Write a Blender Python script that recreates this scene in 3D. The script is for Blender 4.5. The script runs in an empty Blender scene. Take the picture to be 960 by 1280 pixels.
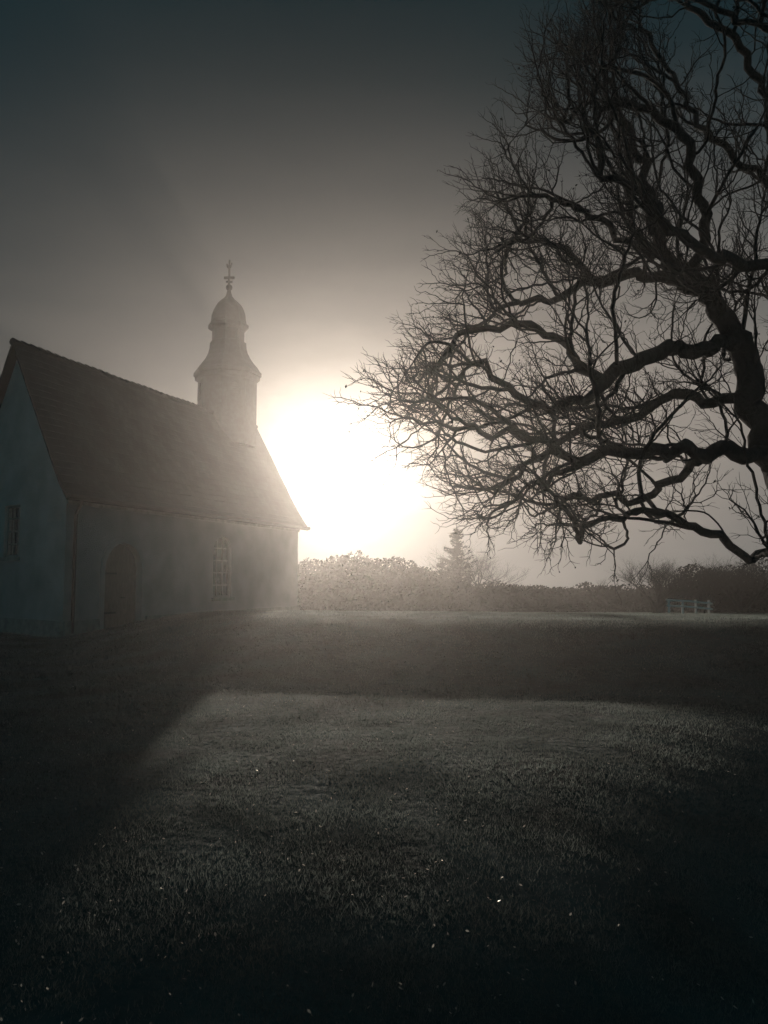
import bpy, math, random
import numpy as np
from mathutils import Vector, Matrix, noise
from mathutils.geometry import tessellate_polygon
random.seed(7); np.random.seed(7)
R=math.radians
C=bpy.context.scene.collection
S=bpy.context.scene
S.view_settings.view_transform='Standard'; S.view_settings.look='None'; S.view_settings.exposure=0

# ------------------------------------------------ camera
PITCH=math.atan(85/1000.0); EYE=1.6
cam=bpy.data.cameras.new('camera'); co=bpy.data.objects.new('camera',cam); C.objects.link(co)
cam.sensor_fit='VERTICAL'; cam.sensor_height=36; cam.lens=36*1000/1280; cam.clip_end=6000; cam.clip_start=.05
co.location=(0,0,EYE); co.rotation_euler=(math.pi/2+PITCH,0,0); S.camera=co
cp,sp=math.cos(PITCH),math.sin(PITCH)
def at(px,py,Y):
    xc=(px-480)/1000; zc=(640-py)/1000
    dy=cp-zc*sp; dz=sp+zc*cp; k=Y/dy
    return Vector((xc*k,Y,EYE+dz*k))
def zat(py,Y): return at(480,py,Y).z

# ------------------------------------------------ materials
def mat(name,col,rough=.85,nscale=8,var=.35,bump=0.0,bscale=40,spec=.2,metal=0,stretch=(1,1,1),detail=6):
    m=bpy.data.materials.new(name); m.use_nodes=True; nt=m.node_tree; n=nt.nodes; l=nt.links
    b=n['Principled BSDF']; b.inputs['Roughness'].default_value=rough
    b.inputs['Specular IOR Level'].default_value=spec; b.inputs['Metallic'].default_value=metal
    tc=n.new('ShaderNodeTexCoord'); mp=n.new('ShaderNodeMapping'); mp.inputs['Scale'].default_value=stretch
    l.new(tc.outputs['Object'],mp.inputs['Vector'])
    ns=n.new('ShaderNodeTexNoise'); ns.inputs['Scale'].default_value=nscale; ns.inputs['Detail'].default_value=detail
    l.new(mp.outputs[0],ns.inputs['Vector'])
    cr=n.new('ShaderNodeValToRGB'); cr.color_ramp.elements[0].position=.3; cr.color_ramp.elements[1].position=.7
    cr.color_ramp.elements[0].color=(*[c*(1-var) for c in col],1); cr.color_ramp.elements[1].color=(*[min(1,c*(1+var)) for c in col],1)
    l.new(ns.outputs[0],cr.inputs[0]); l.new(cr.outputs[0],b.inputs['Base Color'])
    if bump:
        n2=n.new('ShaderNodeTexNoise'); n2.inputs['Scale'].default_value=bscale; n2.inputs['Detail'].default_value=5
        l.new(mp.outputs[0],n2.inputs['Vector'])
        bp=n.new('ShaderNodeBump'); bp.inputs['Strength'].default_value=bump; bp.inputs['Distance'].default_value=.05
        l.new(n2.outputs[0],bp.inputs['Height']); l.new(bp.outputs[0],b.inputs['Normal'])
    return m
M={}
M['plaster']=mat('plaster',(.21,.2,.185),.95,1.1,.2,.7,45,detail=9)
M['stone']=mat('stone',(.15,.145,.13),.95,5,.3,.6,25)
M['slate']=mat('slate',(.016,.019,.021),.85,6,.35,.3,25,.06)
M['wood']=mat('dark_wood',(.07,.055,.045),.8,9,.4,.4,20,stretch=(4,4,.6))
M['paint']=mat('window_paint',(.14,.135,.125),.7,10,.2)
M['glass']=mat('window_glass',(.03,.035,.04),.2,3,.3,spec=.5)
M['dark']=mat('dark_panel',(.012,.012,.013),.9)  # near-black colour standing for the shade inside the lantern openings
M['metal']=mat('old_metal',(.014,.014,.014),.8,10,.3,spec=.05)
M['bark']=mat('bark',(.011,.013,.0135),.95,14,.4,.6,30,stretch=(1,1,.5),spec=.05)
M['soil']=mat('lawn_soil',(.019,.036,.037),1,1.1,.5,1.0,9,spec=.03)
M['rail']=mat('pale_rail',(.55,.53,.5),.7,9,.15)

def roof_mat():
    m=bpy.data.materials.new('roof_tiles'); m.use_nodes=True; nt=m.node_tree; n=nt.nodes; l=nt.links; b=n['Principled BSDF']
    uv=n.new('ShaderNodeUVMap'); uv.uv_map='UVMap'
    br=n.new('ShaderNodeTexBrick'); br.inputs['Scale'].default_value=1; br.inputs['Brick Width'].default_value=.24; br.inputs['Row Height'].default_value=.28
    br.inputs['Mortar Size'].default_value=.01; br.offset=.5
    br.inputs['Color1'].default_value=(.018,.023,.025,1); br.inputs['Color2'].default_value=(.026,.030,.031,1); br.inputs['Mortar'].default_value=(.015,.018,.019,1)
    ns=n.new('ShaderNodeTexNoise'); ns.inputs['Scale'].default_value=.9; ns.inputs['Detail'].default_value=7
    l.new(uv.outputs[0],br.inputs['Vector']); l.new(uv.outputs[0],ns.inputs['Vector'])
    mx=n.new('ShaderNodeMix'); mx.data_type='RGBA'; mx.blend_type='MULTIPLY'; mx.inputs[0].default_value=1
    cr=n.new('ShaderNodeValToRGB'); cr.color_ramp.elements[0].position=.3; cr.color_ramp.elements[0].color=(.7,.7,.7,1); cr.color_ramp.elements[1].position=.7; cr.color_ramp.elements[1].color=(1.2,1.2,1.2,1)
    l.new(ns.outputs[0],cr.inputs[0]); l.new(br.outputs[0],mx.inputs[6]); l.new(cr.outputs[0],mx.inputs[7]); l.new(mx.outputs[2],b.inputs['Base Color'])
    bp=n.new('ShaderNodeBump'); bp.inputs['Strength'].default_value=.2; bp.inputs['Distance'].default_value=.02; bp.invert=True
    l.new(br.outputs['Fac'],bp.inputs['Height']); l.new(bp.outputs[0],b.inputs['Normal']); b.inputs['Roughness'].default_value=.95
    b.inputs['Specular IOR Level'].default_value=.04
    return m
M['tiles']=roof_mat()
def leafy(name,col,tr,trcol,gloss=.0,rough=.4):
    m=bpy.data.materials.new(name); m.use_nodes=True; nt=m.node_tree; n=nt.nodes; l=nt.links
    n.remove(n['Principled BSDF']); out=n['Material Output']
    tc=n.new('ShaderNodeTexCoord'); ns=n.new('ShaderNodeTexNoise'); ns.inputs['Scale'].default_value=.8; ns.inputs['Detail'].default_value=8
    l.new(tc.outputs['Object'],ns.inputs['Vector'])
    cr=n.new('ShaderNodeValToRGB'); cr.color_ramp.elements[0].position=.35; cr.color_ramp.elements[1].position=.68
    cr.color_ramp.elements[0].color=(.45,.45,.45,1); cr.color_ramp.elements[1].color=(1.3,1.3,1.3,1); l.new(ns.outputs[0],cr.inputs[0])
    def mul(c):
        x=n.new('ShaderNodeMix'); x.data_type='RGBA'; x.blend_type='MULTIPLY'; x.inputs[0].default_value=1; x.inputs[6].default_value=(*c,1); l.new(cr.outputs[0],x.inputs[7]); return x.outputs[2]
    d=n.new('ShaderNodeBsdfDiffuse'); t=n.new('ShaderNodeBsdfTranslucent'); l.new(mul(col),d.inputs[0]); l.new(mul(trcol),t.inputs[0])
    ms=n.new('ShaderNodeMixShader'); ms.inputs[0].default_value=tr; l.new(d.outputs[0],ms.inputs[1]); l.new(t.outputs[0],ms.inputs[2])
    g=n.new('ShaderNodeBsdfGlossy'); g.inputs['Roughness'].default_value=rough; g.inputs[0].default_value=(.6,.6,.55,1)
    m2=n.new('ShaderNodeMixShader'); m2.inputs[0].default_value=gloss; l.new(ms.outputs[0],m2.inputs[1]); l.new(g.outputs[0],m2.inputs[2])
    l.new(m2.outputs[0],out.inputs['Surface']); return m
M['grass']=leafy('grass_blades',(.030,.054,.055),.5,(.14,.168,.156),.03,.4)
M['leaf']=leafy('shrub_leaves',(.010,.013,.0125),.03,(.02,.02,.02),.0)
M['needle']=leafy('needles',(.010,.013,.0125),.03,(.02,.02,.02))
M['fallen']=leafy('fallen_leaves',(.18,.18,.165),.45,(.36,.35,.31),.06,.3)

# ------------------------------------------------ helpers
class MB:
    def __init__(s): s.v=[]; s.f=[]; s.uv=[]
    def face(s,pts,uv=None):
        b=len(s.v); s.v+= [tuple(p) for p in pts]; s.f.append(tuple(range(b,b+len(pts))))
        s.uv.append(uv or [(0,0)]*len(pts))
    def tube(s,pts,rad,n=6,cap=True):
        pts=[Vector(p) for p in pts]; N=len(pts)
        if N<2: return
        t=(pts[1]-pts[0]).normalized(); a=t.orthogonal().normalized(); base=len(s.v)
        for i in range(N):
            if i==0: tt=pts[1]-pts[0]
            elif i==N-1: tt=pts[-1]-pts[-2]
            else: tt=pts[i+1]-pts[i-1]
            if tt.length<1e-9: tt=t
            tt=tt.normalized(); a=(a-tt*a.dot(tt))
            a=a.normalized() if a.length>1e-6 else tt.orthogonal().normalized()
            b=tt.cross(a)
            for k in range(n):
                an=2*math.pi*k/n; p=pts[i]+(a*math.cos(an)+b*math.sin(an))*rad[i]; s.v.append((p.x,p.y,p.z))
        for i in range(N-1):
            for k in range(n):
                k2=(k+1)%n
                s.f.append((base+i*n+k,base+i*n+k2,base+(i+1)*n+k2,base+(i+1)*n+k)); s.uv.append([(0,0)]*4)
        if cap:
            s.f.append(tuple(base+k for k in range(n))[::-1]); s.uv.append([(0,0)]*n)
            s.f.append(tuple(base+(N-1)*n+k for k in range(n))); s.uv.append([(0,0)]*n)
    def prism(s,mp,poly,d0,d1):
        a=[mp(x,z,d0) for x,z in poly]; b=[mp(x,z,d1) for x,z in poly]; n=len(poly)
        s.face(a[::-1]); s.face(b)
        for i in range(n):
            j=(i+1)%n; s.face([a[i],a[j],b[j],b[i]])
    def bar(s,mp,x0,x1,z0,z1,d0,d1): s.prism(mp,[(x0,z0),(x1,z0),(x1,z1),(x0,z1)],d0,d1)
    def ring(s,mp,o,i,d0,d1):
        n=len(o)
        for k in range(n):
            j=(k+1)%n
            s.face([mp(*o[k],d1),mp(*o[j],d1),mp(*i[j],d1),mp(*i[k],d1)])
            s.face([mp(*o[k],d0),mp(*o[j],d0),mp(*o[j],d1),mp(*o[k],d1)])
            s.face([mp(*i[k],d0),mp(*i[j],d0),mp(*i[j],d1),mp(*i[k],d1)])
    def lathe(s,c,prof,n,rot=0,cap=True):
        base=len(s.v)
        for r,z in prof:
            for k in range(n):
                a=rot+2*math.pi*k/n; s.v.append((c[0]+r*math.cos(a),c[1]+r*math.sin(a),z))
        for i in range(len(prof)-1):
            for k in range(n):
                k2=(k+1)%n; s.f.append((base+i*n+k,base+i*n+k2,base+(i+1)*n+k2,base+(i+1)*n+k)); s.uv.append([(0,0)]*4)
        if cap:
            s.f.append(tuple(base+k for k in range(n))[::-1]); s.uv.append([(0,0)]*n)
            s.f.append(tuple(base+(len(prof)-1)*n+k for k in range(n))); s.uv.append([(0,0)]*n)
    def build(s,name,m,parent=None,smooth=False,uv=False):
        me=bpy.data.meshes.new(name); me.from_pydata(s.v,[],s.f); me.materials.append(m)
        if uv:
            l=me.uv_layers.new(name='UVMap'); fl=[c for f in s.uv for q in f for c in q]; l.data.foreach_set('uv',fl)
        if smooth: me.polygons.foreach_set('use_smooth',[True]*len(me.polygons))
        o=bpy.data.objects.new(name,me); C.objects.link(o)
        if parent:
            o.parent=parent; o.matrix_parent_inverse=Matrix.Translation(-parent.location)
        return o
def thing(name,label,cat,loc,group=None):
    o=bpy.data.objects.new(name,None); o.empty_display_size=.3; C.objects.link(o); o.location=loc
    o['label']=label; o['category']=cat
    if group: o['group']=group
    return o

# ------------------------------------------------ terrain
def ss(t): t=max(0,min(1,t)); return t*t*(3-2*t)
def crest(x): return 17.0-.2*max(-6,min(9,x))
def gz(x,y):
    t=x/max(y,1)
    amp=ss((t+.42)/.25) if y>4 else 0
    cr=crest(x)
    h=.78*ss((y-(cr-5.0))/5.4)*amp
    if y>cr+3:
        fall=-.037*(min(y,115)-(cr+3))
        if y>115: fall-=.0135*(y-115)
        w=max(amp,ss((y-45)/25))
        h+=fall*w
    e=7.8+.3*min(0,x)+3.4*ss((x-1.4)/3)
    if y<e: h-=(.018+.014*ss((x-.1)/2.5))*(e-max(y,-1))**2  # near lawn dips away from the sun, shaped to darken the foreground
    h+=.035*noise.noise(Vector((x*.35,y*.35,0)))+.012*noise.noise(Vector((x*1.5,y*1.5,3)))
    return h
ys=[-12,-8,-5,-3,-2]+[ -1+i*.28 for i in range(130)]
y=ys[-1]
while y<4500: y+=max(.4,(y-30)*.06); ys.append(y)
mb=MB(); nx=141
for yy in ys:
    half=max(26,abs(yy)*1.25)
    for i in range(nx):
        s_=(i/(nx-1)*2-1); x=half*(s_*abs(s_)**.35)
        mb.v.append((x,yy,gz(x,yy)))
for j in range(len(ys)-1):
    for i in range(nx-1):
        a=j*nx+i; mb.f.append((a,a+1,a+nx+1,a+nx)); mb.uv.append([(0,0)]*4)
g=mb.build('ground',M['soil'],smooth=True); g['kind']='structure'

def blades(name,N,r0,r1,azr,hfun,wfun,matl,lean=.5):
    r=np.exp(np.random.uniform(math.log(r0),math.log(r1),N)); az=np.random.uniform(-azr,azr,N)
    x=r*np.sin(az); y=r*np.cos(az)
    keep=np.array([noise.noise(Vector((a*1.3,b*1.3,9)))+.6*noise.noise(Vector((a*5,b*5,2)))+random.uniform(-.5,.6)>-.4 for a,b in zip(x,y)])
    x=x[keep];y=y[keep];r=r[keep];n=len(x)
    z=np.array([gz(a,b) for a,b in zip(x,y)])
    tu=np.array([1+.5*noise.noise(Vector((a*2.2,b*2.2,5))) for a,b in zip(x,y)])
    h=hfun(r)*np.random.uniform(.35,1.3,n)*tu; w=wfun(r)*np.random.uniform(.6,1.3,n)
    th=np.random.uniform(0,2*math.pi,n); la=np.random.uniform(0,2*math.pi,n); lm=np.random.uniform(.2,1,n)*lean*h
    V=np.empty((n,3,3),np.float32)
    V[:,0]=np.stack([x-np.cos(th)*w,y-np.sin(th)*w,z-.01],1)
    V[:,1]=np.stack([x+np.cos(th)*w,y+np.sin(th)*w,z-.01],1)
    V[:,2]=np.stack([x+np.cos(la)*lm,y+np.sin(la)*lm,z+h],1)
    me=bpy.data.meshes.new(name); me.vertices.add(n*3); me.vertices.foreach_set('co',V.ravel())
    me.loops.add(n*3); me.loops.foreach_set('vertex_index',np.arange(n*3,dtype=np.int32))
    me.polygons.add(n); me.polygons.foreach_set('loop_start',np.arange(0,n*3,3,dtype=np.int32)); me.polygons.foreach_set('loop_total',np.full(n,3,dtype=np.int32))
    me.update(calc_edges=True); me.materials.append(matl)
    o=bpy.data.objects.new(name,me); C.objects.link(o); return o
go=blades('grass',680000,3.0,60,R(43),lambda r:.007+.0065*np.minimum(r,20)**.5,lambda r:.0006+.00055*np.minimum(r,40),M['grass'],1.2)
go['kind']='stuff'; go['label']='short rough winter grass covering the churchyard lawn'; go['category']='grass'
mb=MB()
for i in range(1900):
    r=math.exp(random.uniform(math.log(2.8),math.log(14))); a=R(random.uniform(-40,40)); x=r*math.sin(a); y=r*math.cos(a)
    if x>.8 and random.random()<.6: continue
    z=gz(x,y)+random.uniform(.01,.04); s_=random.uniform(.003,.008)*(1+.06*r)
    n=Vector((random.gauss(0,.7),random.gauss(0,.7),1)).normalized(); u=n.orthogonal().normalized(); u.rotate(Matrix.Rotation(random.uniform(0,6.3),3,n)); v=n.cross(u)
    c=Vector((x,y,z)); pr=[(-1.3,0,0),(-.5,.6,.2),(.5,.55,.1),(1.2,0,.3),(.4,-.55,.2),(-.5,-.6,.1)]
    mb.face([c+u*a_*s_+v*b_*s_+n*c_*s_ for a_,b_,c_ in pr])
o=mb.build('fallen_leaves',M['fallen']); o['kind']='stuff'; o['label']='small pale fallen leaves scattered on the grass'; o['category']='leaves'

# ------------------------------------------------ church
C0=Vector((-8.97,22.5,0)); D=Vector((math.sin(R(21)),math.cos(R(21)),0)); G=Vector((-math.cos(R(40)),math.sin(R(40)),0))
L=14.3; W=6.4; EH=4.15; RH=8.98; Z=Vector((0,0,1))
NS=Vector((D.y,-D.x,0)); NG=Vector((-G.y,G.x,0)); 
if NG.y>0: NG=-NG
church=thing('church','small plastered village church with steep tiled roof and domed ridge turret, left of the sun','church',C0)
def mside(s,z,d): return C0+D*s+Z*z+NS*d
def mback(s,z,d): return C0+G*W+D*s+Z*z-NS*d
def mgab(s,z,d): return C0+G*s+Z*z+NG*d
def mfar(s,z,d): return C0+D*L+G*s+Z*z-NG*d
def arch(x0,x1,z0,z1,n=10,inset=0,bottom=True):
    x0+=inset;x1-=inset;z0+=inset if bottom else 0;z1-=inset
    r=(x1-x0)/2; c=(x0+x1)/2; rise=min(r,(z1-z0)*.5)
    p=[(x0,z0),(x1,z0)]
    for i in range(n+1):
        a=math.pi*i/n; p.append((c+r*math.cos(a),z1-rise+rise*math.sin(a)))
    return p
def panel(mb,mp,outer,holes,depth=.28):
    loops=[[Vector((x,z,0)) for x,z in outer]]+[[Vector((x,z,0)) for x,z in h] for h in holes]
    flat=[p for lp in loops for p in lp]
    for tri in tessellate_polygon(loops): mb.face([mp(flat[i].x,flat[i].y,0) for i in tri])
    for h in holes:
        for i in range(len(h)):
            j=(i+1)%len(h); mb.face([mp(*h[i],0),mp(*h[j],0),mp(*h[j],-depth),mp(*h[i],-depth)])
door_h=arch(1.65,3.4,0.02,2.75)
wins=[(7.5,8.75,.95,3.25)]
wins_side=[arch(*w) for w in wins]
gw=(2.75,3.75,2.3,3.9)
gwp=[(gw[0],gw[2]),(gw[1],gw[2]),(gw[1],gw[3]),(gw[0],gw[3])]
mb=MB()
panel(mb,mside,[(0,-.6),(L,-.6),(L,EH+.08),(0,EH+.08)],[door_h]+wins_side)
panel(mb,mback,[(0,-.6),(L,-.6),(L,EH+.08),(0,EH+.08)],[])
gout=[(0,-.6),(W,-.6),(W,EH+.08),(W/2,RH-.25),(0,EH+.08)]
panel(mb,mgab,gout,[gwp]); panel(mb,mfar,gout,[])
mb.build('wall',M['plaster'],church)
mb=MB()
for a,b in ((-.0,1.42),(3.63,L)): mb.bar(mside,a,b,-.6,.45,.003,.09)
mb.bar(mgab,0,W,-.6,.45,.003,.09)
mb.build('plinth',M['stone'],church)
mb=MB(); mb.bar(mside,0,L,EH-.28,EH-.02,.003,.14); mb.bar(mside,0,L,EH-.40,EH-.28,.003,.07)
mb.bar(mback,0,L,EH-.28,EH-.02,.003,.14)
mb.build('cornice',M['stone'],church)
def fixp(o,par):
    o.parent=par; o.matrix_parent_inverse=Matrix.Identity(4)
def window(mp,out,inn,box,rows,cols,name='window'):
    mb=MB(); mb.ring(mp,out,inn,-.2,-.1)
    x0,x1,z0,z1=box
    for i in range(1,cols):
        x=x0+(x1-x0)*i/cols; mb.bar(mp,x-.022,x+.022,z0+.05,z1-.04,-.17,-.12)
    for i in range(1,rows):
        z=z0+(z1-z0)*i/rows; mb.bar(mp,x0+.04,x1-.04,z-.02,z+.02,-.168,-.122)
    w=mb.build(name,M['paint'],church)
    m2=MB(); m2.face([mp(x,z,-.19) for x,z in inn]); fixp(m2.build('pane',M['glass']),w)
    m3=MB(); m3.bar(mp,x0-.1,x1+.1,z0-.12,z0-.002,-.1,.1); fixp(m3.build('sill',M['stone']),w)
    return w
for w in wins: window(mside,arch(*w),arch(*w,inset=.07),w,5,3)
ins=[(gw[0]+.07,gw[2]+.07),(gw[1]-.07,gw[2]+.07),(gw[1]-.07,gw[3]-.07),(gw[0]+.07,gw[3]-.07)]
window(mgab,gwp,ins,gw,4,3)
mb=MB(); box=(1.65,3.4,.02,2.75)
dp=arch(*box,inset=.03,bottom=False); c=(box[0]+box[1])/2; r=(box[1]-box[0])/2-.03
for i in range(8):
    xa=c-r+2*r*i/8+.006; xb=c-r+2*r*(i+1)/8-.006
    def top(x): return box[3]-.03-r+math.sqrt(max(0,r*r-(x-c)**2))
    mb.prism(mside,[(xa,.03),(xb,.03),(xb,top(xb)),((xa+xb)/2,top((xa+xb)/2)),(xa,top(xa))],-.24,-.19)
mb.face([mside(x,z,-.235) for x,z in dp])
door=mb.build('door',M['wood'],church)
mb=MB(); mb.tube([mside(c+.12,1.05,-.19),mside(c+.12,1.05,-.13),mside(c+.25,1.05,-.13)],[.014]*3,6)
fixp(mb.build('handle',M['metal'],None),door)
for zq in (.6,1.8):
    mb=MB(); mb.bar(mside,c-r+.02,c-.1,zq-.03,zq+.03,-.189,-.178); fixp(mb.build('hinge_strap',M['metal'],None),door)
mb=MB(); o_=arch(box[0]-.2,box[1]+.2,.0,box[3]+.2); i_=arch(*box)
o_[0]=(o_[0][0],-.1); o_[1]=(o_[1][0],-.1); i_[0]=(i_[0][0],-.1); i_[1]=(i_[1][0],-.1)
for k in range(1,len(o_)):
    j=(k+1)%len(o_)
    mb.face([mside(*o_[k],.03),mside(*o_[j],.03),mside(*i_[j],.03),mside(*i_[k],.03)])
    mb.face([mside(*o_[k],0),mside(*o_[j],0),mside(*o_[j],.03),mside(*o_[k],.03)])
    mb.face([mside(*i_[k],0),mside(*i_[j],0),mside(*i_[j],.03),mside(*i_[k],.03)])
mb.build('door_surround',M['plaster'],church)
mb=MB(); mb.bar(mside,box[0]-.3,box[1]+.3,-.4,.015,.1,.55); mb.build('doorstep',M['stone'],church)
# roof
prof=[(-.42,3.93),(.0,4.38),(.45,4.98),(1.1,5.93),(3.2,RH)]
def slopepts():
    out=[]; seg=[]; tot=0
    for a,b in zip(prof,prof[1:]): seg.append((tot,a,b)); tot+=math.dist(a,b)
    n=int(tot/.28)
    for i in range(n+1):
        t=tot*i/n
        for s0,a,b in reversed(seg):
            if t>=s0-1e-9:
                k=(t-s0)/math.dist(a,b); out.append((a[0]+(b[0]-a[0])*k,a[1]+(b[1]-a[1])*k,t)); break
    return out
sl=slopepts(); mb=MB(); NU=62
sag=lambda u,z:-.05*math.sin(math.pi*u/L)*((z-3.9)/5)+.012*math.sin(u*2.3)
for side in (0,1):
    for i in range(len(sl)-1):
        (v0,z0,t0),(v1,z1,t1)=sl[i],sl[i+1]
        lift=.014; ur=random.uniform(-.03,.03)
        f=(lambda v:v) if side==0 else (lambda v:W-v)
        P=lambda u,v,z:C0+D*u+G*f(v)+Z*(z+sag(u,z))
        for k in range(NU):
            ua=-.3+(L+.6)*k/NU; ub=-.3+(L+.6)*(k+1)/NU
            if k==0: ua+=ur
            if k==NU-1: ub+=ur
            jl=random.uniform(0,.014)
            a,b,c_,d_=P(ua,v0,z0+lift+jl),P(ub,v0,z0+lift+jl),P(ub,v1,z1+.01),P(ua,v1,z1+.01)
            mb.face([a,b,c_,d_],[(ua,t0),(ub,t0),(ub,t1),(ua,t1)])
            mb.face([P(ua,v0,z0-.03),P(ub,v0,z0-.03),b,a],[(ua,t0)]*4)
    P=lambda u,v,z:C0+D*u+G*f(v)+Z*z
    for (va,za),(vb,zb) in zip(prof,prof[1:]):
        mb.face([P(-.3,va,za-.12),P(L+.3,va,za-.12),P(L+.3,vb,zb-.12),P(-.3,vb,zb-.12)])
        for u in (-.3,L+.3): mb.face([P(u,va,za-.12),P(u,vb,zb-.12),P(u,vb,zb+.03),P(u,va,za+.03)])
    mb.face([P(-.3,-.42,3.81),P(L+.3,-.42,3.81),P(L+.3,-.42,3.97),P(-.3,-.42,3.97)])
roof=mb.build('roof',M['tiles'],church,uv=True)
mb=MB()
n=42
for i in range(n):
    u0=-.3+(L+.6)*i/n; u1=u0+(L+.6)/n+.03
    a=C0+D*u0+G*(W/2)+Z*(RH+.0+sag(u0,RH)); b=C0+D*u1+G*(W/2)+Z*(RH-.03+sag(u1,RH))
    mb.tube([a,b],[.125,.1],8)
fixp(mb.build('ridge_tiles',M['tiles'],None),roof)
mb=MB(); mb.tube([C0+D*u+G*-.5+Z*3.9 for u in (-.3,L/2,L+.3)],[.075]*3,8); mb.build('gutter',M['metal'],church)
mb=MB(); mb.tube([C0+D*.3+G*-.48+Z*3.86,mside(.3,3.5,.1),mside(.3,3.3,.08),mside(.3,.1,.08)],[.05]*4,8); mb.build('drainpipe',M['metal'],church)
# ---- turret
TC=C0+D*12+G*(W/2); TY=TC.y
def zz(py): return zat(py,TY)
px2m=(TY/cp+.3)/1000
rot=math.atan2(D.y,D.x)+math.pi/8
def prf(l): return [(h*px2m*1.04,zz(p)) for h,p in l]
mb=MB(); mb.lathe(TC,[(35.5*px2m*1.04,7.6)]+prf([(35.5,475)]),8,rot)
tower=mb.build('tower',M['slate'],church)
def sub(mb,name,m,smooth=False): 
    o=mb.build(name,m,None,smooth); fixp(o,tower); return o
mb=MB(); mb.lathe(TC,prf([(36,478),(39,476),(39.5,472),(41,471),(41,467),(39,465),(36,460),(31,454),(27,448),(24,442),(22.5,436),(22,431)]),8,rot); sub(mb,'bell_roof',M['slate'])
mb=MB(); mb.lathe(TC,prf([(22,432),(22,429),(19.5,428),(19.5,413)]),8,rot); sub(mb,'lantern',M['slate'])
mb=MB(); mb.lathe(TC,prf([(20,414),(22,413),(24.5,411),(24.5,407),(22,405),(21,400),(20.5,394),(18.5,388),(15.5,382),(11,377.5),(7,374),(4.2,370.5),(2.8,366),(1.8,362)]),8,rot); sub(mb,'dome',M['slate'])
for k in range(8):
    a=rot+math.pi/8+k*math.pi/4; N=Vector((math.cos(a),math.sin(a),0)); T=Vector((-N.y,N.x,0))
    ap=math.cos(math.pi/8)
    if k%2==0:
        rr=35.5*px2m*1.04*ap
        mp=lambda s,z,d,N=N,T=T,rr=rr: Vector((TC.x,TC.y,0))+T*s+Z*z+N*(rr+d)
        mb=MB(); pts=arch(-.3,.3,zz(503),zz(482)); inn=arch(-.3,.3,zz(503),zz(482),inset=.05); mb.ring(mp,pts,inn,.003,.05)
        z=zz(503)+.08
        while z<zz(482)-.12:
            mb.face([mp(-.25,z,.045),mp(.25,z,.045),mp(.25,z+.06,.006),mp(-.25,z+.06,.006)]); z+=.1
        mb.face([mp(x,zq,.004) for x,zq in inn]); sub(mb,'louvre',M['slate'])
    rr=19.5*px2m*1.04*ap
    mp=lambda s,z,d,N=N,T=T,rr=rr: Vector((TC.x,TC.y,0))+T*s+Z*z+N*(rr+d)
    mb=MB(); mb.prism(mp,arch(-.15,.15,zz(427),zz(416)),.003,.012); sub(mb,'lantern_dark_panel',M['dark'])  # solid dark panels painted as shaded openings, nothing is cut through
mb=MB(); mb.tube([Vector((TC.x,TC.y,zz(366))),Vector((TC.x,TC.y,zz(325)))],[.06,.04],6)
zc=zz(359.5); rr=4.2*px2m
mb.lathe(TC,[(rr*math.sin(math.pi*i/8)+.002,zc-rr*math.cos(math.pi*i/8)) for i in range(9)],10)
X=Vector((1,0,0)); mc=lambda s,z,d:Vector((TC.x,TC.y,0))+X*s+Z*z+Vector((0,1,0))*d
mb.bar(mc,-6.5*px2m,6.5*px2m,zz(348.6),zz(346),-.05,.05); mb.bar(mc,-4*px2m,4*px2m,zz(353.5),zz(351.5),-.045,.045)
sub(mb,'cross',M['metal'])
mb=MB(); zb=zz(336); k=px2m
cock=[(-4,2),(-5,6),(-3.4,7.2),(-2,5),(0,4),(2,5),(3.2,8),(4.3,7.5),(5,6.3),(3.8,5.6),(3,2),(1,.2),(-1.5,0)]
pts=[(x*k*.8,zb+z_*k*1.0) for x,z_ in cock]
for t_ in tessellate_polygon([[Vector((x,z_,0)) for x,z_ in pts]]):
    mb.face([mc(*pts[i],-.012) for i in t_]); mb.face([mc(*pts[i],.012) for i in t_])
for i in range(len(pts)):
    j=(i+1)%len(pts); mb.face([mc(*pts[i],-.012),mc(*pts[j],-.012),mc(*pts[j],.012),mc(*pts[i],.012)])
sub(mb,'weathercock',M['metal'])

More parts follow.
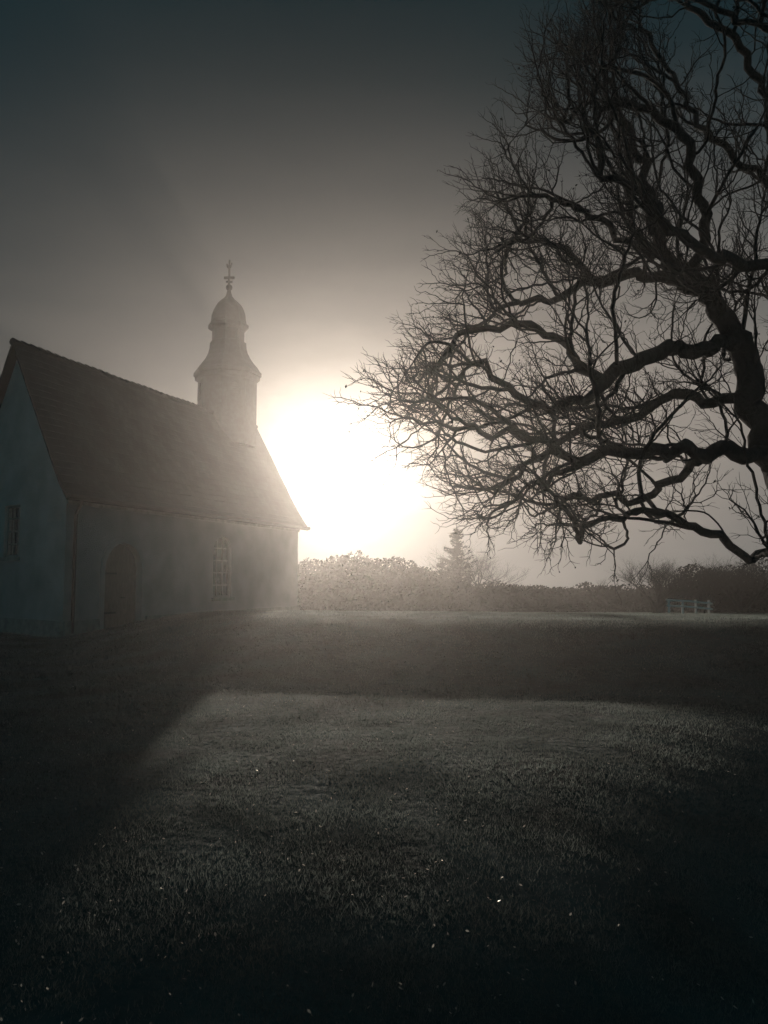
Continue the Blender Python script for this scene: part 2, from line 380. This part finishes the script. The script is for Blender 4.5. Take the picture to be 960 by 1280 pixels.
# ------------------------------------------------ oak
poly=[(1010,-230),(880,-120),(790,-40),(735,15),(690,65),(660,120),(645,175),(608,240),(604,330),(552,385),(528,430),(500,480),(460,518),(474,575),(535,595),(585,630),(612,660),(660,675),(730,692),(770,722),(850,705),(960,708),(1120,700),(1300,480),(1300,-230)]
def inside(x,y):
    c=False; n=len(poly); j=n-1
    for i in range(n):
        xi,yi=poly[i]; xj,yj=poly[j]
        if (yi>y)!=(yj>y) and x<(xj-xi)*(y-yi)/(yj-yi)+xi: c=not c
        j=i
    return c
def crownok(p,off=0,offy=0):
    dep=p.y*cp+(p.z-EYE)*sp
    return inside(480+1000*p.x/dep+off, 640-1000*((p.z-EYE)*cp-p.y*sp)/dep+offy)
limbs=[
 ('trunk',[(1075,1010,11.3),(1062,900,11.4),(1040,780,11.6),(1002,665,11.8),(965,570,11.9),(938,490,12),(925,425,12.1),(895,385,12.2),(868,350,12.4),(835,322,12.6),(815,270,12.8),(800,200,13),(775,130,13.2),(745,80,13.3)]),
 ('limb',[(965,570,11.9),(930,572,11.5),(880,570,11.2),(830,562,10.9),(780,566,10.7),(722,578,10.5),(690,557,10.3),(650,547,10.2),(600,540,10),(545,527,9.9),(505,522,9.8)]),
 ('limb',[(722,578,10.5),(690,592,10.3),(655,610,10.1),(622,636,10)]),
 ('limb',[(925,425,12.1),(885,438,11.8),(840,436,11.5),(795,455,11.3),(750,482,11.2),(712,500,11),(668,505,10.9),(630,480,10.8),(590,455,10.7)]),
 ('limb',[(1002,665,11.8),(960,690,11.4),(912,682,11.1),(868,658,10.8),(815,640,10.6),(765,648,10.4),(715,655,10.2),(680,662,10.1)]),
 ('limb',[(895,385,12.2),(850,352,12.7),(800,345,13.1),(745,352,13.3),(700,372,13.6),(650,380,13.7),(610,400,13.8)]),
 ('limb',[(868,350,12.4),(880,290,12.2),(870,220,11.9),(850,165,11.6),(800,135,11.4),(745,128,11.3),(705,150,11.2)]),
 ('limb',[(1040,780,11.6),(1090,600,12.2),(1080,450,12.6),(1030,320,12.6),(975,235,12.4),(915,195,12.3),(870,140,12.4),(830,80,12.6),(800,30,12.8)]),
 ('limb',[(975,235,12.4),(960,120,12.2),(925,60,12),(880,20,11.9),(850,-30,12)]),
 ('limb',[(835,322,12.6),(780,300,12),(735,265,11.7),(690,250,11.5),(650,245,11.3)]),
 ('limb',[(1080,450,12.6),(1150,350,12.3),(1180,200,12),(1170,50,12)]),
 ('limb',[(938,490,12),(900,500,12.6),(850,492,13.1),(800,520,13.5),(745,530,13.7),(690,560,13.9),(640,600,14)]),
 ('limb',[(1030,320,12.6),(960,330,11.4),(900,325,10.8),(850,290,10.5),(800,240,10.3),(750,215,10.2)]),
 ('limb',[(1180,200,12),(1090,110,10.8),(1010,50,10.2),(950,30,9.9),(895,12,9.7),(830,-5,9.6)]),
 ('limb',[(750,482,11.2),(720,450,11.4),(690,420,11.6),(650,405,11.7),(610,410,11.8),(570,420,11.8)]),
 ('limb',[(745,352,13.3),(715,320,13),(680,300,12.8),(640,300,12.6)]),
 ('limb',[(880,570,11.2),(840,600,11.8),(800,625,12.2),(750,620,12.5),(700,630,12.8)]),
]
nodes=[]; par=[]; kind=[]
def addn(p,pa,k): nodes.append(p); par.append(pa); kind.append(k); return len(nodes)-1
keyidx={}
def cr(p0,p1,p2,p3,t): return .5*((2*p1)+(p2-p0)*t+(2*p0-5*p1+4*p2-p3)*t*t+(3*p1-p0-3*p2+p3)*t**3)
ends=[]
for li,(nm,pts) in enumerate(limbs):
    P=[at(*q) for q in pts]
    if li==0: P[0].z=gz(P[0].x,P[0].y)-.1
    k0=pts[0]
    prev=keyidx[k0] if k0 in keyidx else addn(P[0],-1,li)
    keyidx[k0]=prev
    for i in range(len(P)-1):
        p0=P[max(i-1,0)];p1=P[i];p2=P[i+1];p3=P[min(i+2,len(P)-1)]
        n=max(2,int((p2-p1).length/.12))
        for s_ in range(1,n+1):
            q=cr(p0,p1,p2,p3,s_/n)
            if s_<n: q=q+Vector((noise.noise(q*3.2),noise.noise(q*3.2+Vector((7,0,0))),noise.noise(q*3.2+Vector((0,9,0)))))*.17
            prev=addn(q,prev,li)
        keyidx[pts[i+1]]=prev
    ends.append(prev)
HUB=at(1010,600,12)
LV=[(1.5,2.4,.12),(.55,1.1,.10),(.26,.55,.08),(.1,.24,.06)]
def grow(i0,d,lv,ln):
    seg=LV[lv][2]*random.uniform(.85,1.2); n=max(2,int(ln/seg)); i=i0; p=nodes[i0]
    side=d.cross(Vector((random.gauss(0,1),random.gauss(0,1),random.gauss(0,1)))).normalized(); flip=random.choice((-1,1))
    bias=(p-HUB).normalized()*.07+Vector((0,0,.06))
    dd=d.copy(); bend=Vector((random.gauss(0,.07),random.gauss(0,.07),random.gauss(0,.07)))
    ox=random.gauss(0,20); oy=random.gauss(0,14)
    for s in range(n):
        flip=-flip
        dd=(dd+bias+bend+Vector((random.gauss(0,.16),random.gauss(0,.16),random.gauss(0,.16)))).normalized()
        p=p+(dd+side*flip*.2).normalized()*seg
        if lv<2 and not crownok(p,ox,oy): break
        i=addn(p,i,-1-lv)
        if lv<3 and (s>0 or lv>0):
            if random.random()<(.42,.5,.55)[lv]:
                sd_=side.copy(); sd_.rotate(Matrix.Rotation(random.gauss(0,1.0),3,dd))
                a=R(random.uniform(32,68)); cd=(dd*math.cos(a)+sd_*flip*math.sin(a)).normalized()
                l0,l1=LV[lv+1][:2]; grow(i,cd,lv+1,random.uniform(l0,l1)*(1-.35*s/n))
    if lv<3 and i!=i0:
        for q in (-1,1):
            a=R(random.uniform(15,38)); cd=(dd*math.cos(a)+side*q*math.sin(a)).normalized()
            l0,l1=LV[lv+1][:2]; grow(i,cd,lv+1,random.uniform(l0,l1)*.9)
base_nodes=len(nodes); acc_=0
for i in range(30,base_nodes):
    if par[i]<0 or not crownok(nodes[i]): continue
    seg=nodes[i]-nodes[par[i]]; acc_+=seg.length
    gap=.33 if nodes[i].x<4.3 else .46
    if acc_>gap*random.uniform(.5,1.5):
        acc_=0; d=seg.normalized(); s=d.cross(Vector((random.gauss(0,1),random.gauss(0,1),random.gauss(0,1)))).normalized()
        s=(s+Vector((0,0,.2))).normalized(); a=R(random.uniform(40,75)); cd=(d*math.cos(a)+s*math.sin(a)).normalized()
        if random.random()<.75: grow(i,cd,0,random.uniform(.9,2.2))
        else: grow(i,cd,1,random.uniform(.5,1.1))
for e_ in ends:
    d=(nodes[e_]-nodes[par[e_]]).normalized()
    for q in range(3):
        cd=(d+Vector((random.gauss(0,.35),random.gauss(0,.35),random.gauss(0,.35)))).normalized(); grow(e_,cd,0,random.uniform(.8,1.7))
N1=len(nodes); ch=[[] for _ in range(N1)]
for i in range(N1):
    if par[i]>=0: ch[par[i]].append(i)
rad=[0]*N1; E=2.2; pw=[0]*N1
for i in range(N1-1,-1,-1):
    if not ch[i]: pw[i]=.0030**E
    rad[i]=pw[i]**(1/E)
    if par[i]>=0: pw[par[i]]+=pw[i]
oak=thing('oak_tree','large bare oak tree with dense crooked limbs reaching in from the right','tree',(nodes[0].x,nodes[0].y,gz(nodes[0].x,nodes[0].y)))
meshes={}
st=[(0,-1)]
while st:
    s0,pa=st.pop()
    k=kind[s0]; pts=[];rr=[]
    if pa>=0: pts.append(nodes[pa]); rr.append(min(rad[pa],rad[s0]*1.25))
    cur=s0
    while True:
        pts.append(nodes[cur]); rr.append(rad[cur])
        c=ch[cur]
        if not c: rr[-1]*=.5; break
        same=[q for q in c if kind[q]==k and k>=0]
        nxt=same[0] if same else max(c,key=lambda q:rad[q])
        if k>=0 and not same:
            for q in c: st.append((q,cur))
            break
        for q in c:
            if q!=nxt: st.append((q,cur))
        cur=nxt
    m=meshes.setdefault(k if k>=0 else -1,MB())
    r0=max(rr); n=10 if r0>.05 else (6 if r0>.015 else (4 if r0>.008 else 3))
    m.tube(pts,rr,n,cap=r0>.05)
for k,m in meshes.items():
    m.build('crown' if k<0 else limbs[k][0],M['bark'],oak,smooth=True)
mb=MB()
for i in range(N1):
    if not ch[i] and random.random()<.09:
        c=nodes[i]; s_=random.uniform(.010,.024)
        for q in range(random.choice((1,1,2))):
            n=Vector((random.gauss(0,1),random.gauss(0,1),random.gauss(0,.5))).normalized(); u=n.orthogonal().normalized(); u.rotate(Matrix.Rotation(random.uniform(0,6.3),3,n)); v=n.cross(u)
            mb.face([c+u*-s_,c+v*s_*.6,c+u*s_*1.4,c-v*s_*.6])
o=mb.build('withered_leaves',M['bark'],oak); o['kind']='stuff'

# ------------------------------------------------ small trees and shrubs
def bare(mbT,mbC,p,d,ln,r,lv,spread=.5,up=.12):
    pts=[p.copy()];rr=[r]; n=4
    for i in range(n):
        d=(d+Vector((random.gauss(0,.13),random.gauss(0,.13),random.gauss(up*.4,.1)))).normalized(); p=p+d*ln/n; pts.append(p.copy()); rr.append(r*(1-.45*(i+1)/n))
    (mbT if lv[0]==lv[1] else mbC).tube(pts,rr,5 if lv[0]==lv[1] else 3,False)
    if lv[0]==0: return
    for q in range(random.choice((3,4,4,5))):
        k=random.choice((2,3,4,4)); a=(d+Vector((random.gauss(0,spread),random.gauss(0,spread),random.gauss(up,spread*.7)))).normalized()
        bare(mbT,mbC,pts[k],a,ln*random.uniform(.55,.82),rr[k]*.68,(lv[0]-1,lv[1]),spread,up)
def baretree(px,top,Y,label,cat='tree',name='bare_tree',lv=5,spread=.5,multi=1,rk=.028,wide=1.0):
    x=at(px,700,Y).x; z=gz(x,Y); H=zat(top,Y)-z
    t=thing(name,label,cat,(x,Y,z))
    ts=[];b=MB()
    for q in range(multi):
        a=MB(); ts.append(a)
        d=Vector((random.gauss(0,.35 if multi>1 else .05),random.gauss(0,.35 if multi>1 else .05),1)).normalized()
        bare(a,b,Vector((x+random.gauss(0,.1*(multi>1)),Y,z-.05)),d,H*.36,H*rk*(1 if multi==1 else .6),(lv,lv),spread)
    zm=max(v[2] for v in b.v); k=H/(zm-z)
    for m in ts+[b]: m.v=[(x+(v[0]-x)*k*wide,Y+(v[1]-Y)*k*wide,z+(v[2]-z)*k) for v in m.v]
    for a in ts: a.build('trunk' if multi==1 else 'stem',M['bark'],t,True)
    b.build('crown',M['bark'],t); return t
baretree(606,667,43,'bare bushy tree just right of the conifer',lv=5,wide=1.5,spread=.5,rk=.036,multi=5,name='bare_tree')
baretree(745,720,44,'tiny bare tree standing alone on the horizon between the conifer and the railing',lv=5)
baretree(822,690,30,'bare many-stemmed shrub just left of the pale railing','shrub','bare_shrub',lv=5,multi=6,spread=.42,wide=1.6,rk=.045)
baretree(880,684,31,'bare bush directly above the right end of the pale railing','shrub','bare_shrub',lv=5,multi=5,wide=1.3,rk=.04)
baretree(925,676,32,'tallest bare bush right of the railing under the oak limbs','shrub','bare_shrub',lv=5,multi=6,wide=1.4,rk=.045)
baretree(793,786,14.5,'low bare bush on the dark bank below the railing','shrub','bare_shrub',lv=3,multi=6,spread=.5)

def conifer(px,top,Y,label,wk=.28):
    x=at(px,700,Y).x; z=gz(x,Y); H=zat(top,Y)-z
    t=thing('conifer',label,'tree',(x,Y,z)); a=MB(); a.tube([(x,Y,z-.05),(x,Y,z+H)],[H*.018,.008],6); a.build('trunk',M['bark'],t)
    b=MB()
    for q in range(260):
        f=random.random()**1.15*.96; h=z+H*(.04+.94*f); ln=H*wk*(1-f)**.8+.05
        an=random.uniform(0,6.28); l2=ln*random.uniform(.3,1.35); dd=Vector((math.cos(an),math.sin(an),random.uniform(-.1,.5)))
        p0=Vector((x,Y,h)); pts=[p0,p0+dd*l2*.5,p0+dd*l2+Vector((0,0,l2*.15))]; b.tube(pts,[.022,.014,.006],3,False)
        for s_ in range(int(12+l2*46)):
            k=random.uniform(.1,1); c=p0+dd*l2*k; u=Vector((random.gauss(0,1),random.gauss(0,1),random.gauss(.1,.8))).normalized()*random.uniform(.06,.18); v=u.orthogonal().normalized()*.022
            b.face([c-v,c+v,c+u])
    b.build('crown',M['needle'],t)
conifer(571,655,42,'young dark conifer with pointed top near the centre horizon',.3)
conifer(553,700,43,'short conifer left of the taller pointed conifer',.45) 
def shrub(px,top,Y,w,label,leaf=.11,n=9000,group='evergreen shrubs beyond the church',name='evergreen_shrub'):
    x=at(px,700,Y).x; z=gz(x,Y); H=zat(top,Y)-z
    t=thing(name,label,'shrub',(x,Y,z),group)
    for q in range(4):
        a=MB(); d=Vector((random.gauss(0,.4),random.gauss(0,.4),1)).normalized(); a.tube([Vector((x,Y,z-.1)),Vector((x,Y,z))+d*H*.45,Vector((x,Y,z))+d*H*.8],[.05,.035,.01],5)
        a.build('stem',M['bark'],t)
    b=MB(); k=0; off=Vector((random.random()*50,0,0))
    while k<n:
        u=Vector((random.uniform(-1,1),random.uniform(-1,1),random.uniform(0,1)))
        rr=math.sqrt(u.x**2+u.y**2+(u.z*.98)**2); lim=.86+.16*noise.noise(u*2.2+off)
        if rr>lim or (rr<lim-.35 and random.random()<.5): continue
        c=Vector((x+u.x*w/2*1.25,Y+u.y*w/2,z+u.z*H*1.08)); m=Vector((random.gauss(0,1),random.gauss(0,1),random.gauss(0,1))).normalized(); p=m.orthogonal().normalized(); s_=leaf*random.uniform(.4,1.1)
        b.face([c-p*s_,c+m.cross(p)*s_*.6,c+p*s_,c-m.cross(p)*s_*.6]); k+=1
    b.build('crown',M['leaf'],t); return t
shrub(395,699,39,4.4,'evergreen shrub directly against the far church corner')
shrub(437,688,38,4.4,'tallest evergreen shrub under the sun disc, right of the church')
shrub(480,691,38,4.4,'broad evergreen shrub right of the tallest one below the sun')
shrub(516,705,39,4.0,'evergreen shrub stepping down left of the conifers')
shrub(550,722,39,3.6,'low evergreen shrub at the foot of the conifers')
shrub(650,730,41,6.0,'low wide evergreen shrub right of the bare bushy tree')
shrub(868,704,35,3.0,'ivy-dark bush directly behind the pale railing',.07,7000,'dark bushes under the oak')
shrub(908,704,36,4.2,'dark bush second from the right edge under the oak',.07,7000,'dark bushes under the oak')
shrub(954,692,35,4.0,'dark bush at the right edge under the oak',.07,7000,'dark bushes under the oak')
mb=MB()
for i in range(130):
    Y=random.uniform(42,48); px=300+900*(i+random.random())/130; x=at(px,700,Y).x; z=gz(x,Y); H=(zat(736+13*noise.noise(Vector((px*.017,0,0))),Y)-z)*random.uniform(.75,1.15); w=random.uniform(1.2,2.4)
    mb.tube([(x,Y,z-.2),(x,Y,z+H*.8)],[.06,.02],4)
    for q in range(700):
        u=Vector((random.gauss(0,.42),random.gauss(0,.42),random.uniform(0,1)**1.2)); 
        c=Vector((x+u.x*w,Y+u.y*w,z+u.z*H*(1.08-.35*min(1,abs(u.x))))); m=Vector((random.gauss(0,1),random.gauss(0,1),random.gauss(0,1))).normalized(); p=m.orthogonal().normalized(); s_=random.uniform(.05,.14)
        mb.face([c-p*s_,c+m.cross(p)*s_*.6,c+p*s_,c-m.cross(p)*s_*.6])
o=mb.build('distant_wood',M['leaf']); o['kind']='stuff'; o['label']='dark far-off line of trees along the horizon'; o['category']='wood'
Yf=29; xa=at(836,760,Yf).x; xb=at(886,760,Yf+1).x; z0=gz((xa+xb)/2,Yf)
f=thing('wooden_railing','short pale wooden railing on the field edge below the oak limbs','fence',((xa+xb)/2,Yf,z0))
for i in range(4):
    x=xa+(xb-xa)*i/3; yy=Yf+i/3; z=gz(x,yy); m=MB(); mp=lambda s,q,d:Vector((x+s,yy+d,z+q)); m.bar(mp,-.03,.03,-.2,.5,-.03,.03); m.build('post',M['rail'],f)
for h in (.22,.42):
    m=MB(); m.tube([(xa-.1,Yf-.06,gz(xa,Yf)+h+.08),((xa+xb)/2,Yf+.44,gz((xa+xb)/2,Yf)+h+.02),(xb+.1,Yf+.94,gz(xb,Yf+1)+h-.05)],[.032]*3,6); m.build('rail',M['rail'],f)

# ------------------------------------------------ sun, sky, haze
saz=math.atan((422-480)/1000); v=at(422,590,10); sel=math.atan2(v.z-EYE,math.hypot(v.x,v.y))
sd=Vector((math.sin(saz)*math.cos(sel),math.cos(saz)*math.cos(sel),math.sin(sel)))
sl_=bpy.data.lights.new('sun','SUN'); so=bpy.data.objects.new('sun',sl_); C.objects.link(so); sl_.energy=5; sl_.angle=R(.6); sl_.color=(1,.86,.73)
so.rotation_euler=(-sd).to_track_quat('-Z','Y').to_euler(); so.location=(0,0,30)
w=bpy.data.worlds.new('World'); S.world=w; w.use_nodes=True; nt=w.node_tree; n=nt.nodes; l=nt.links
bg=n['Background']; tc=n.new('ShaderNodeTexCoord')
def vm(op,a,b=None):
    x=n.new('ShaderNodeVectorMath'); x.operation=op; l.new(a,x.inputs[0])
    if b is not None:
        if isinstance(b,(tuple,Vector)): x.inputs[1].default_value=b
        else: l.new(b,x.inputs[1])
    return x
def ma(op,a,b=None,c=None):
    x=n.new('ShaderNodeMath'); x.operation=op
    for i,q in enumerate((a,b,c)):
        if q is None: continue
        if isinstance(q,(int,float)): x.inputs[i].default_value=q
        else: l.new(q,x.inputs[i])
    return x.outputs[0]
nrm=vm('NORMALIZE',tc.outputs['Generated']).outputs[0]
sx=n.new('ShaderNodeSeparateXYZ'); l.new(nrm,sx.inputs[0])
dot=vm('DOT_PRODUCT',nrm,tuple(sd)).outputs['Value']
ang=ma('MULTIPLY',ma('ARCCOSINE',ma('MINIMUM',dot,.999999)),180/math.pi)
mpn=n.new('ShaderNodeMapping'); mpn.inputs['Scale'].default_value=(3,3,9); mpn.inputs['Location'].default_value=(.3,.1,.55); l.new(nrm,mpn.inputs[0])
ns=n.new('ShaderNodeTexNoise'); ns.inputs['Scale'].default_value=2.0; ns.inputs['Detail'].default_value=5; l.new(mpn.outputs[0],ns.inputs[0])
cl=ma('SUBTRACT',ns.outputs[0],.5)
ang2=ma('ADD',ang,ma('MULTIPLY',cl,ma('ADD',5.0,ma('MULTIPLY',ang,.2))))
low=ma('MAXIMUM',ma('SUBTRACT',sd.z-.03,sx.outputs[2]),0)
ang2=ma('ADD',ang2,ma('MULTIPLY',low,36))
rp=n.new('ShaderNodeValToRGB'); l.new(ma('DIVIDE',ang2,60),rp.inputs[0]); e=rp.color_ramp
stops=[(0,(.97,.87,.73)),(4.0,(.92,.82,.68)),(5.2,(.52,.445,.365)),(8.0,(.36,.305,.252)),(11,(.29,.246,.206)),(16,(.225,.19,.161)),(22,(.18,.154,.132)),(28,(.135,.118,.103)),(36,(.066,.064,.06)),(48,(.01,.015,.017)),(60,(.0,.0,.0))]
while len(e.elements)<len(stops): e.elements.new(.5)
for i,(a,c) in enumerate(stops): e.elements[i].position=a/60; e.elements[i].color=(*c,1)
r2=n.new('ShaderNodeValToRGB'); l.new(sx.outputs[2],r2.inputs[0]); e=r2.color_ramp
st=[(0,1),(.22,1),(.33,.76),(.45,.34),(.55,.08),(.62,.0)]
while len(e.elements)<len(st): e.elements.new(.5)
for i,(a,c) in enumerate(st): e.elements[i].position=a; e.elements[i].color=(c,c,c,1)
fx=ma('ADD',.92,ma('MULTIPLY',sx.outputs[0],1.2))
fac=ma('MULTIPLY',ma('MAXIMUM',fx,.1),r2.outputs[0])
near=ma('SUBTRACT',1,ma('MINIMUM',ma('DIVIDE',ang,14),1)); fac=ma('MAXIMUM',fac,near)
sc=vm('SCALE',rp.outputs[0]); l.new(fac,sc.inputs['Scale'])
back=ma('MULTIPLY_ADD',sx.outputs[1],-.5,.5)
back_fill=ma('POWER',back,1.5)  # unseen sky behind the camera, brightened in teal as added shadow fill
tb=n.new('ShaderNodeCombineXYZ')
for i,(a,b) in enumerate(((.0002,.012),(.0078,.115),(.0115,.15))): l.new(ma('MULTIPLY_ADD',back_fill,b,a),tb.inputs[i])
sky=n.new('ShaderNodeTexSky'); sky.sky_type='NISHITA'; sky.sun_disc=False; sky.sun_elevation=sel; sky.sun_rotation=saz
bw=n.new('ShaderNodeRGBToBW'); l.new(sky.outputs[0],bw.inputs[0])
tint=n.new('ShaderNodeCombineXYZ')
for i,a in enumerate((.00005,.0003,.00045)): l.new(ma('MULTIPLY',bw.outputs[0],a),tint.inputs[i])
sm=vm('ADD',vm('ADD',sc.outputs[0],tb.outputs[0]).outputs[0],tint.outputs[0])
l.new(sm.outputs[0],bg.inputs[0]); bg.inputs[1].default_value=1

hz=bpy.data.materials.new('haze'); hz.use_nodes=True; nt=hz.node_tree; nt.nodes.remove(nt.nodes['Principled BSDF'])
vs=nt.nodes.new('ShaderNodeVolumeScatter'); vs.inputs['Density'].default_value=.00105; vs.inputs['Anisotropy'].default_value=.84; vs.inputs['Color'].default_value=(1,.97,.93,1)
nt.links.new(vs.outputs[0],nt.nodes['Material Output'].inputs['Volume'])
x0,x1,y0,y1,z0,z1=-60,60,-20,56,-8,13
mb=MB(); mb.v=[(x,y,z) for z in (z0,z1) for x,y in ((x0,y0),(x1,y0),(x1,y1),(x0,y1))]
mb.f=[(3,2,1,0),(4,5,6,7),(0,1,5,4),(1,2,6,5),(2,3,7,6),(3,0,4,7)]; mb.uv=[[(0,0)]*4]*6
o=mb.build('haze',hz); o['kind']='structure'
